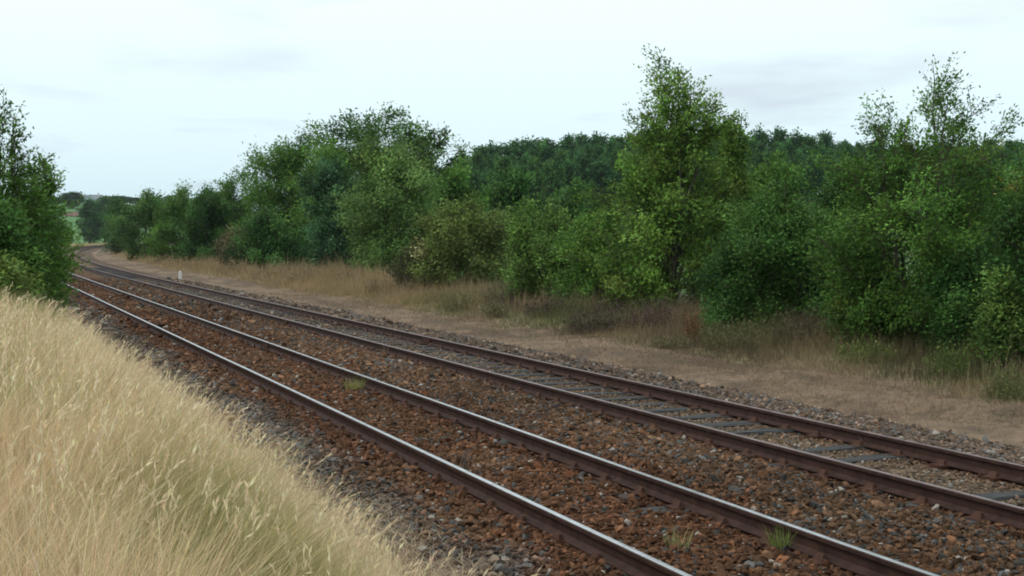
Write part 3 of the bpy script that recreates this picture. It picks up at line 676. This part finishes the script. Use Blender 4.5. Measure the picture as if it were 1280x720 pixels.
# ------------------------------------------------------------------ far houses, post, debris
def house(label, px, Zt, base_row, wpx, wall_h, roof_h, roofm, yaw):
    x, y, z, Z = spot_far(px, Zt); z = z_at(base_row, Zt); wd = wpx * Zt / FPX; dp = 6.0
    t = thing('house', label, 'house', (x, y, z)); t.rotation_euler = (0, 0, yaw)
    a, b = wd / 2, dp / 2
    obj('wall', mesh_poly('wall', [(-a, -b, -3), (a, -b, -3), (a, b, -3), (-a, b, -3), (-a, -b, wall_h), (a, -b, wall_h), (a, b, wall_h), (-a, b, wall_h), (-a, 0, wall_h + roof_h - .1), (a, 0, wall_h + roof_h - .1)],
        [(0, 1, 5, 4), (1, 2, 6, 9, 5), (2, 3, 7, 6), (3, 0, 4, 8, 7)]), M_WALL, t)
    e = 0.4
    rf = obj('roof', mesh_poly('roof', [(-a - e, -b - e, wall_h - .2), (a + e, -b - e, wall_h - .2), (a + e, 0, wall_h + roof_h), (-a - e, 0, wall_h + roof_h), (a + e, b + e, wall_h - .2), (-a - e, b + e, wall_h - .2),
        (-a - e, -b - e, wall_h - .4), (a + e, -b - e, wall_h - .4), (a + e, 0, wall_h + roof_h - .2), (-a - e, 0, wall_h + roof_h - .2), (a + e, b + e, wall_h - .4), (-a - e, b + e, wall_h - .4)],
        [(0, 1, 2, 3), (3, 2, 4, 5), (6, 9, 8, 7), (9, 11, 10, 8), (0, 6, 7, 1), (5, 4, 10, 11), (0, 3, 9, 6), (3, 5, 11, 9), (1, 7, 8, 2), (2, 8, 10, 4)]), roofm, t)
    c = mesh_poly('chimney', [(q * .4 + a * .6, p * .4, s) for s in (wall_h + roof_h - .5, wall_h + roof_h + .9) for q, p in ((-1, -1), (1, -1), (1, 1), (-1, 1))], [(0, 1, 5, 4), (1, 2, 6, 5), (2, 3, 7, 6), (3, 0, 4, 7), (4, 5, 6, 7)])
    obj('chimney', c, M_WALL, rf)
    for q in np.linspace(-a * .6, a * .6, 3):
        obj('window', mesh_poly('window', [(q - .5, -b - .03, .9), (q + .5, -b - .03, .9), (q + .5, -b - .03, 2.1), (q - .5, -b - .03, 2.1), (q - .5, -b + .05, .9), (q + .5, -b + .05, .9), (q + .5, -b + .05, 2.1), (q - .5, -b + .05, 2.1)],
            [(0, 1, 2, 3), (4, 0, 3, 7), (1, 5, 6, 2), (3, 2, 6, 7), (4, 5, 1, 0)]), M_WIN, t)
house('pale far house with a grey roof among the skyline trees', 118, 640, 256, 20, 2.8, 2.2, M_SLATE, -0.25)
house('low pale far house with a brown roof above the green field', 92, 575, 275, 24, 2.0, 1.7, M_ROOF, -0.35)

x, y, z, Z = spot(225, 11.6)
t = thing('marker_post', 'small white post on the sandy edge left of the big tree clump', 'post', (x, y, z))
def prism(sx, sy, sz, top=0.0):
    v = [(-sx, -sy, 0), (sx, -sy, 0), (sx, sy, 0), (-sx, sy, 0), (-sx, -sy, sz), (sx, -sy, sz), (sx, sy, sz), (-sx, sy, sz), (0, 0, sz + top)]
    return v, [(0, 1, 5, 4), (1, 2, 6, 5), (2, 3, 7, 6), (3, 0, 4, 7), (4, 5, 8), (5, 6, 8), (6, 7, 8), (7, 4, 8)]
v, f = prism(0.075, 0.06, 0.62, 0.04); obj('shaft', mesh_poly('shaft', v, f), M_WHITE, t)
v, f = prism(0.13, 0.11, 0.10, 0.01); obj('foot', mesh_poly('foot', v, f), M_WHITE, t)

def at_ground(px, py, zg):
    Z = FPX * (H_EYE - zg) / (py - 296.0); X_ = (px - 640) / FPX * Z; return X_ * CY + Z * SY, Z * CY - X_ * SY
# dark rotten timber on the shoulder
r = np.random.default_rng(66)
x, y = at_ground(245, 472, -0.33)
v, f = box_v(0.55, 0.17, 0.13, r, 0.018); o = obj('timber_offcut', mesh_poly('timber_offcut', v, f), M_DARK); o.location = (x, y, -0.22); o.rotation_euler = (0.1, 0.05, 0.25)
tag(o, 'black rotten timber offcut lying on the grey ballast shoulder by the straw grass', 'timber')
def twig(label, px, py, zg, pts, rd):
    x, y = at_ground(px, py, zg); v, f = tubes([np.array(p) for p in pts], [np.linspace(rd, rd * 0.4, len(p)) for p in pts], 6)
    o = obj('twig', mesh_np('twig', v, f, None, True), M_BARK); o.location = (x, y, zg); tag(o, label, 'twig')
twig('dead forked twig lying at the edge of the straw grass', 372, 650, -0.30, [[(-.35, .05, .06), (-.1, 0, .10), (.15, .05, .10), (.42, .0, .06)], [(-.1, 0, .10), (.05, -.12, .11), (.2, -.2, .08)]], 0.009)

# ------------------------------------------------------------------ grass and weeds
def blades(P, h, wd, lean, bend, cb, ct, r, seg=3):
    """P bases, h heights, lean (n,2) horizontal lean as share of height, bend = extra curl, cb/ct base and tip colours"""
    n = len(P); th = r.uniform(0, 6.28, n); sx = np.cos(th) * wd * 0.5; sy = np.sin(th) * wd * 0.5
    V = np.zeros((n, (seg + 1) * 2, 3)); Cc = np.zeros((n, (seg + 1) * 2, 3))
    for k in range(seg + 1):
        t = k / seg; q = (t * (1 - bend) + t * t * bend)
        cx = P[:, 0] + lean[:, 0] * h * q; cy = P[:, 1] + lean[:, 1] * h * q; cz = P[:, 2] + h * (t - 0.28 * bend * t * t * np.hypot(lean[:, 0], lean[:, 1]))
        tp = 1 - 0.85 * t ** 1.6
        V[:, 2 * k, 0] = cx - sx * tp; V[:, 2 * k, 1] = cy - sy * tp; V[:, 2 * k, 2] = cz
        V[:, 2 * k + 1, 0] = cx + sx * tp; V[:, 2 * k + 1, 1] = cy + sy * tp; V[:, 2 * k + 1, 2] = cz
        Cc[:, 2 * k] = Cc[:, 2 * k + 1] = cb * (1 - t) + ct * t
    i0 = (np.arange(n) * (seg + 1) * 2)[:, None]
    F = np.concatenate([np.stack([i0[:, 0] + 2 * k, i0[:, 0] + 2 * k + 1, i0[:, 0] + 2 * k + 3, i0[:, 0] + 2 * k + 2], -1) for k in range(seg)])
    tip = (V[:, -1] + V[:, -2]) / 2; tdir = tip - (V[:, -3] + V[:, -4]) / 2
    return V.reshape(-1, 3), F, Cc.reshape(-1, 3), tip, tdir
class Veg:
    def __init__(s): s.v, s.f, s.c, s.n = [], [], [], 0
    def add(s, V, F, Cc): s.v.append(V); s.f.append(F + s.n); s.c.append(Cc); s.n += len(V)
    def mesh(s, name): return mesh_np(name, np.concatenate(s.v), np.concatenate(s.f), np.concatenate(s.c))

def vary(c, n, r, sd=0.15): return np.clip(c * np.exp(r.normal(0, sd, (n, 1))) * (1 + r.normal(0, 0.04, (n, 3))), 0.005, 0.85)

# tall straw grass on the near bank
g = Veg(); r = np.random.default_rng(77)
def bank(n, s0, s1, l0, l1, hscale=1.0, wscale=1.0):
    s = s0 + (s1 - s0) * r.random(n) ** 1.15; l = l0 + (l1 - l0) * r.random(n)
    # grow in tussocks
    s = s + 0.10 * np.sin(s * 9 + 3 * np.sin(l * 7)); l = l + 0.08 * np.sin(l * 11 + 2 * np.sin(s * 8))
    en = 2.40 + (fnoise(s * 0.7, s * 0, 13) - 0.5) * 0.55
    keep = (l < en) & ((s > 5.5) | (l < 0.22 * s - 0.3)) & (r.random(n) > 0.75 * sstep(en - 0.75, en, l)); s, l, en = s[keep], l[keep], en[keep]; n = len(s)
    x, y, z = land(s, l)
    hh = np.interp(l, [-3, 0.4, 1.3, 2.0, 2.5, 3.0], [0.62, 0.57, 0.40, 0.22, 0.11, 0.06]) * np.exp(r.normal(0, 0.28, n)) * hscale * (0.45 + 1.1 * fnoise(x * 1.3, y * 1.3, 17))
    sw = fnoise(x * 0.9, y * 0.9, 101); sw2 = fnoise(x * 1.6, y * 1.6, 103)
    hh = np.minimum(hh, 0.80)
    lean = np.stack([0.22 + 0.30 * sstep(0.8, 2.6, l) + 0.9 * (sw - 0.5) + r.normal(0, 0.34, n), -0.10 + 0.9 * (sw2 - 0.5) + r.normal(0, 0.34, n)], -1); lean = np.clip(lean, -0.8, 0.85)
    gn = sstep(0.46, 0.66, fnoise(x * 0.75, y * 0.75, 19)) * sstep(2.7, 1.4, l)
    straw_t = mixc(C(0.71, 0.565, 0.365) * np.ones((n, 1)), C(0.57, 0.415, 0.235), r.random(n))
    green_t = C(0.27, 0.27, 0.10); tc_ = straw_t * (1 - gn[:, None] * 0.55) + green_t * gn[:, None] * 0.55
    gb = (r.random(n) < 0.05 + 0.40 * gn); tc_ = np.where(gb[:, None], tc_ * 0.45 + C(0.24, 0.27, 0.09) * 0.55, tc_)
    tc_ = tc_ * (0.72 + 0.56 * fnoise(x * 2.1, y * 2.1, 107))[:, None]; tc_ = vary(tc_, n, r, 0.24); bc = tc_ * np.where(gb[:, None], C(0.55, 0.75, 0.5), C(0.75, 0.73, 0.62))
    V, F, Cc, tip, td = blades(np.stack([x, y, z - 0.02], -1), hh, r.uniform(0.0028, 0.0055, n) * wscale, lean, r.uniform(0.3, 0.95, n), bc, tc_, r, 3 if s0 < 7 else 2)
    g.add(V, F, Cc)
bank(64000, 3.0, 8.0, -1.6, 3.2)
def litter(n, s0, s1):
    s = s0 + (s1 - s0) * r.random(n); l = 1.7 + 2.2 * r.random(n) ** 0.7; e = 3.38 + (fnoise(s * 0.9, s * 0, 113) - 0.5) * 0.7 + 0.25 * sstep(14, 8, s)
    k = (r.random(n) < sstep(e + 0.15, e - 0.5, l)); s, l = s[k], l[k]; n = len(s); x, y, z = land(s, l); z = np.maximum(z, bed_z(s, l, x, y)) + r.uniform(0, 0.035, n) * sstep(2.8, 3.2, l); hh = r.uniform(0.03, 0.10, n)
    a = r.uniform(0, 6.28, n); tc_ = vary(C(0.60, 0.475, 0.32), n, r, 0.25)
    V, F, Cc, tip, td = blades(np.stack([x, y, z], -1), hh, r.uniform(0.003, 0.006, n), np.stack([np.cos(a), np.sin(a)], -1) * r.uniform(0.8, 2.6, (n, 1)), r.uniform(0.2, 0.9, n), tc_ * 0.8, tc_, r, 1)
    g.add(V, F, Cc)
litter(56000, 6.0, 15.0); litter(12000, 15.0, 26.0)
bank(42000, 8.0, 16.0, -1.2, 3.5, 1.0, 1.3)
bank(26000, 16.0, 34.0, -2.5, 3.5, 1.05, 2.2)
bank(12000, 34.0, 75.0, -2.5, 3.5, 1.0, 4.0)
# flowering stalks with seed heads standing above the rest
n = 2400; s = 5.2 + 15 * r.random(n) ** 1.3; l = -1.5 + 4.2 * r.random(n); x, y, z = land(s, l)
hh = np.interp(l, [-3, 0.6, 2.2, 3.0], [0.78, 0.74, 0.42, 0.2]) * r.uniform(0.75, 1.2, n); tc_ = vary(C(0.62, 0.51, 0.31), n, r, 0.15)
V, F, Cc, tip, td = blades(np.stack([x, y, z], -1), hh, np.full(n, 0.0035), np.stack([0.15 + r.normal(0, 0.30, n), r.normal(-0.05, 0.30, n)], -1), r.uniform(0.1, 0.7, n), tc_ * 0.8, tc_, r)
g.add(V, F, Cc)
for k in range(7):
    ax = norm(td) * 1.0 + r.normal(0, 0.22, (n, 3)); P = tip - norm(td) * (0.018 * k)[..., None] if False else tip - norm(td) * 0.018 * k
    V, F = leaves(P, ax, r.uniform(0.03, 0.055, n), r.uniform(0.007, 0.013, n), r); g.add(V, F, np.repeat(vary(C(0.70, 0.58, 0.38), n, r, 0.15), 4, 0))
# thick pale broken stems
n = 190; s = 4.6 + 8 * r.random(n) ** 1.2; l = np.minimum(-1.3 + 4.0 * r.random(n), 0.28 * s + 0.2); x, y, z = land(s, l); tc_ = vary(C(0.72, 0.60, 0.42), n, r, 0.12)
hh = np.interp(l, [-3, 0.6, 2.2, 3.0], [0.78, 0.72, 0.42, 0.22]) * r.uniform(0.6, 1.1, n)
V, F, Cc, tip, td = blades(np.stack([x, y, z], -1), hh, r.uniform(0.006, 0.011, n), r.normal(0, 0.55, (n, 2)), r.uniform(0.0, 0.5, n), tc_, tc_, r)
g.add(V, F, Cc)
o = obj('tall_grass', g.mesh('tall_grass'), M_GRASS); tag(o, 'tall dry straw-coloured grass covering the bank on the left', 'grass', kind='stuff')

# verge grass along the trees
g = Veg(); r = np.random.default_rng(88)
def verge_grass(n, s0, s1, l0, l1, wsc):
    s = s0 + (s1 - s0) * r.random(n); l = l0 + (l1 - l0) * r.random(n); x, y, z = land(s, l)
    d = fnoise(x * 0.45, y * 0.45, 23); lo = 14.35 + (fnoise(s * 0.25, s * 0 + 4, 77) - 0.5) * 1.6
    lo = lo + 0.5 * sstep(30, 12, s)
    keep = (r.random(n) < sstep(lo - 0.5, lo + 0.8, l) * (0.15 + 1.25 * sstep(0.25, 0.55, d)) + 0.22 * sstep(0.38, 0.65, fnoise(x * 1.1, y * 1.1, 95)) * sstep(12.2, 13.2, l)); s, l, x, y, z, d = s[keep], l[keep], x[keep], y[keep], z[keep], d[keep]; n = len(s)
    hh = np.interp(l, [12, 14.5, 16, 18], [0.06, 0.14, 0.38, 0.55]) * np.exp(r.normal(0, 0.3, n)) * (0.55 + 0.9 * fnoise(x * 0.8, y * 0.8, 25)) * (0.85 + 0.37 * sstep(30, 65, s))
    k = fnoise(x * 0.5, y * 0.5, 27)
    c = mixc(C(0.33, 0.25, 0.14) * np.ones((n, 1)), C(0.17, 0.18, 0.07), sstep(0.42, 0.62, k)); c = mixc(c, C(0.13, 0.09, 0.075), sstep(0.52, 0.3, fnoise(x * 0.6, y * 0.6, 29)) * 0.6)
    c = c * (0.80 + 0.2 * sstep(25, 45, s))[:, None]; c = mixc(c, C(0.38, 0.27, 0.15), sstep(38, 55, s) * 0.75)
    c = vary(c, n, r, 0.2)
    V, F, Cc, tip, td = blades(np.stack([x, y, z - 0.02], -1), hh, r.uniform(0.006, 0.011, n) * wsc, np.stack([r.normal(-0.05, 0.3, n), r.normal(-0.05, 0.3, n)], -1), r.uniform(0.2, 0.9, n), c * 0.75, c, r, 2)
    g.add(V, F, Cc)
verge_grass(46000, 8, 32, 12.2, 19.0, 1.2); verge_grass(40000, 32, 70, 12.4, 19.0, 2.0); verge_grass(24000, 70, 220, 12.6, 19.5, 4.0)
def path_litter(n, s0, s1, wsc):
    s = s0 + (s1 - s0) * r.random(n); l = 11.9 + 4.0 * r.random(n); x, y, z = land(s, l)
    k = r.random(n) < 0.20 + 0.80 * sstep(0.30, 0.55, fnoise(x * 1.2, y * 1.2, 131) + 0.10 * (l - 13.4)); s, l, x, y = s[k], l[k], x[k], y[k]; n = len(s)
    z = np.maximum(path_z(s, l, x, y), z[k]); a = r.uniform(0, 6.28, n); c = mixc(C(0.30, 0.215, 0.14) * np.ones((n, 1)), C(0.15, 0.105, 0.075), r.random(n)); c = np.where((r.random(n) < 0.06)[:, None], C(0.13, 0.16, 0.06), c); c = vary(c, n, r, 0.22)
    V, F, Cc, tip, td = blades(np.stack([x, y, z - 0.01], -1), r.uniform(0.02, 0.12, n), r.uniform(0.006, 0.012, n) * wsc, np.stack([np.cos(a), np.sin(a)], -1) * r.uniform(0.3, 2.2, (n, 1)), r.uniform(0.2, 0.9, n), c * 0.8, c, r, 1)
    g.add(V, F, Cc)
path_litter(36000, 7, 24, 1.0); path_litter(20000, 24, 60, 1.7)
o = obj('verge_grass', g.mesh('verge_grass'), M_GRASS); tag(o, 'dry tan and olive grass fringing the sandy path below the trees', 'grass', kind='stuff')
# far-side grass left of the bend
g = Veg(); n = 9000; s = r.uniform(75, 430, n); l = r.uniform(-9, 2.6, n); x, y, z = land(s, l); c = vary(C(0.36, 0.29, 0.16), n, r, 0.2)
V, F, Cc, tip, td = blades(np.stack([x, y, z], -1), r.uniform(0.3, 0.8, n), np.full(n, 0.09), r.normal(0, 0.3, (n, 2)), r.uniform(0.2, 0.9, n), c * 0.75, c, r, 2)
g.add(V, F, Cc); o = obj('bend_grass', g.mesh('bend_grass'), M_GRASS); tag(o, 'dry grass strip along the outside of the distant bend', 'grass', kind='stuff')

def weed(name, label, cat, px, Lo, top, hw, colr, leafc, stems, seed, lf=(0.05, 0.022), per=14):
    r = np.random.default_rng(seed); x, y, z, Z = spot(px, Lo); h = max(0.15, z_at(top, Z) - z); rad = hw * Z / FPX
    t = thing(name, label, cat, (x, y, z)); g1 = Veg(); g2 = Veg(); n = stems
    a = r.uniform(0, 6.28, n); rr = rad * 0.95 * r.random(n) ** 0.6; P = np.stack([np.cos(a) * rr, np.sin(a) * rr, np.full(n, -0.03)], -1)
    hh = h * r.uniform(0.35, 1.12, n) * (1 - 0.35 * (rr / max(rad, .01)) ** 2); c = vary(C(*colr), n, r, 0.2); lean = np.stack([np.cos(a), np.sin(a)], -1) * (0.30 * rr / max(h, .01))[:, None] * 1.1 + r.normal(0, 0.12, (n, 2))
    V, F, Cc, tip, td = blades(P, hh, r.uniform(0.008, 0.014, n) * (0.7 + Z / 60), lean, r.uniform(0.2, 0.7, n), c * 0.8, c, r); g1.add(V, F, Cc)
    for k in range(per):
        q = 0.25 + 0.75 * (k + r.random(n)) / per; base = P + (tip - P) * q[:, None] + r.normal(0, 0.05, (n, 3)); base[:, 2] = np.maximum(base[:, 2], 0.02)
        V, F = leaves(base, r.normal(0, 1, (n, 3)) + C(0, 0, 0.5), lf[0] * (0.7 + Z / 45) * np.exp(r.normal(0, 0.25, n)), lf[1] * (0.7 + Z / 45) * np.exp(r.normal(0, 0.25, n)), r)
        g2.add(V, F, np.repeat(vary(C(*leafc[int(r.integers(len(leafc)))]), n, r, 0.25), 4, 0))
    obj('stems', g1.mesh('stems'), M_GRASS, t); obj('leaves', g2.mesh('leaves'), M_LEAF, t)
PUR = (0.095, 0.062, 0.058); PL = [(0.10, 0.066, 0.062), (0.125, 0.085, 0.07), (0.08, 0.06, 0.045), (0.07, 0.075, 0.04)]
OLV = (0.13, 0.12, 0.06); OL = [(0.10, 0.11, 0.045), (0.14, 0.13, 0.06), (0.17, 0.14, 0.085)]
GRN = (0.10, 0.14, 0.04); GL = [(0.09, 0.14, 0.035), (0.14, 0.18, 0.05)]
TAN = (0.30, 0.22, 0.13); TL = [(0.28, 0.21, 0.12), (0.22, 0.17, 0.09)]
W = [
 ('weed_clump', 'large purple-brown clump of dead weeds left of the rust-red dock', 752, 15.7, 372, 42, PUR, PL, 130),
 ('weed_clump', 'purple-brown dead weeds left of the largest purple-brown clump', 690, 16.4, 362, 34, PUR, PL, 90),
 ('weed_clump', 'purple-brown dead weeds right of the largest purple-brown clump', 815, 16.6, 372, 32, PUR, PL, 80),
 ('dock_plant', 'rust-red upright dock stalks beside the purple-brown weeds', 868, 15.9, 378, 10, (0.15, 0.07, 0.035), [(0.17, 0.075, 0.035), (0.13, 0.06, 0.03)], 26),
 ('weed_clump', 'grey-olive spreading weeds right of the rust-red dock', 925, 15.9, 398, 48, OLV, OL, 120),
 ('weed_clump', 'low olive weeds at the path edge under the rust-red dock', 845, 15.0, 420, 28, OLV, OL, 70),
 ('weed_clump', 'brownish weeds below the large rounded dark bush', 1000, 17.0, 385, 40, (0.12, 0.09, 0.06), [(0.12, 0.09, 0.06), (0.09, 0.08, 0.045)], 90),
 ('weed_clump', 'fresh green weeds below the small yellowing bush', 1085, 16.2, 418, 36, GRN, GL, 90),
 ('weed_clump', 'bright green weeds right of the tall tree trunk', 1190, 16.0, 425, 30, GRN, GL, 70),
 ('grass_clump', 'soft green grass clump at the right end of the sandy path', 1268, 15.2, 452, 32, (0.12, 0.14, 0.05), [(0.12, 0.15, 0.05), (0.18, 0.17, 0.08)], 110),
 ('weed_clump', 'olive tuft on the path edge left of the purple-brown weeds', 618, 15.2, 372, 16, OLV, OL, 50),
 ('weed_clump', 'tan-olive tuft below the broad olive bush', 575, 15.6, 362, 22, (0.2, 0.16, 0.09), [(0.2, 0.16, 0.08), (0.13, 0.13, 0.055)], 60),
 ('weed_clump', 'pale seeding grass clump below the low brownish olive bush', 468, 16.0, 342, 12, TAN, TL, 46),
 ('weed_clump', 'dark purple weeds just left of the pale seeding grass clump', 440, 17.4, 338, 18, PUR, PL, 60),
 ('weed_clump', 'dark brown weeds below the low brownish olive bush', 520, 17.2, 336, 30, (0.09, 0.065, 0.05), PL, 80),
 ('weed_clump', 'dark purple-brown weeds below the soft light green bush', 640, 17.4, 345, 34, PUR, PL, 80),
 ('grass_clump', 'high tan grass mound below the dark blue-green tree', 385, 16.6, 334, 30, TAN, TL, 110),
 ('grass_clump', 'high tan grass mound below the brown half-dead bush', 300, 16.4, 322, 24, TAN, TL, 100),
 ('grass_clump', 'tan grass mound between the two higher tan mounds', 340, 16.6, 330, 24, TAN, TL, 100),
 ('grass_clump', 'tan grass clump at the left end of the verge by the bend', 160, 16.5, 312, 16, TAN, TL, 70),
 ('grass_clump', 'tan grass clump behind the small white post', 250, 16.5, 326, 20, TAN, TL, 70),
]
for i, (nm, lab, px, Lo, top, hw, c1, c2, ns) in enumerate(W):
    weed(nm, lab, nm.split('_')[0] + (' clump' if 'clump' in nm else ' plant'), px, Lo, top, hw, c1, c2, int(ns * 1.3), 700 + i, per=(6 if nm == 'grass_clump' else 9), lf=((0.07, 0.014) if nm == 'grass_clump' else (0.05, 0.022)))

# tufts growing in the ballast
def tuft(label, px, py, zg, h, rad, n, c0, c1, seed, cat='grass tuft', lean=0.25):
    r = np.random.default_rng(seed); x, y = at_ground(px, py, zg); a = r.uniform(0, 6.28, n); rr = rad * np.sqrt(r.random(n)); g1 = Veg()
    P = np.stack([np.cos(a) * rr, np.sin(a) * rr, np.full(n, -0.02)], -1); ct = mixc(C(*c0) * np.ones((n, 1)), C(*c1), r.random(n)); ct = vary(ct, n, r, 0.15)
    V, F, Cc, tip, td = blades(P, h * r.uniform(0.5, 1, n), r.uniform(0.004, 0.009, n), np.stack([np.cos(a), np.sin(a)], -1) * lean + r.normal(0, 0.15, (n, 2)), r.uniform(0.2, 0.8, n), ct * 0.8, ct, r); g1.add(V, F, Cc)
    o = obj('grass_tuft', g1.mesh('grass_tuft'), M_GRASS); o.location = (x, y, zg); tag(o, label, cat)
tuft('fresh green tuft against the near polished rail pair, at the bottom right', 978, 692, -0.19, 0.24, 0.07, 70, (0.14, 0.22, 0.05), (0.26, 0.30, 0.09), 1)
tuft('pale yellow-green tuft between the polished rails near the bottom', 848, 692, -0.18, 0.22, 0.08, 60, (0.2, 0.22, 0.08), (0.36, 0.33, 0.15), 2)
tuft('bushy yellow-green tuft between the polished rails in the middle distance', 443, 488, -0.18, 0.26, 0.15, 110, (0.20, 0.24, 0.07), (0.32, 0.31, 0.11), 3)
tuft('low faded tuft between the polished rails, right of the bushy yellow-green one', 535, 552, -0.17, 0.10, 0.20, 70, (0.16, 0.14, 0.07), (0.24, 0.20, 0.11), 4)
tuft('thin straw stalks against the far rail of the rusty track', 1084, 562, -0.2, 0.2, 0.03, 7, (0.36, 0.28, 0.16), (0.42, 0.32, 0.18), 5, 'dry stalks')
tuft('thin straw stalk against the near rail of the rusty track, far right', 1222, 640, -0.18, 0.2, 0.03, 6, (0.30, 0.24, 0.14), (0.4, 0.3, 0.17), 6, 'dry stalks')
tuft('straw stalk standing by the rusty track in the middle distance', 481, 444, -0.18, 0.3, 0.03, 8, (0.3, 0.22, 0.13), (0.36, 0.27, 0.17), 7, 'dry stalks')
tuft('thin dry stalks in front of the nearest polished rail, lower middle', 572, 640, -0.24, 0.22, 0.06, 12, (0.26, 0.20, 0.12), (0.36, 0.28, 0.17), 8, 'dry stalks')
tuft('straw wisps rising from the ballast by the grass edge at the bottom', 500, 715, -0.34, 0.36, 0.10, 16, (0.42, 0.34, 0.20), (0.52, 0.42, 0.25), 9, 'dry stalks')

# ------------------------------------------------------------------ the air
bx = [(-2700, -2700), (4600, -2700), (4600, 4700), (-2700, 4700)]
hv = [(a, b, -3.0) for a, b in bx] + [(a, b, 70.0) for a, b in bx]
m, t_, o_ = new_mat('haze_air')
pv = t_.nodes.new('ShaderNodeVolumePrincipled'); pv.inputs['Color'].default_value = (0.86, 0.93, 1.0, 1); pv.inputs['Density'].default_value = 0.00009; pv.inputs['Anisotropy'].default_value = 0.2
t_.links.new(pv.outputs[0], o_.inputs['Volume'])
hz = obj('haze', mesh_poly('haze', hv, [(3, 2, 1, 0), (4, 5, 6, 7), (0, 1, 5, 4), (1, 2, 6, 5), (2, 3, 7, 6), (3, 0, 4, 7)]), m)
tag(hz, 'thin pale haze in the air over the far wood and fields', 'haze', kind='stuff')
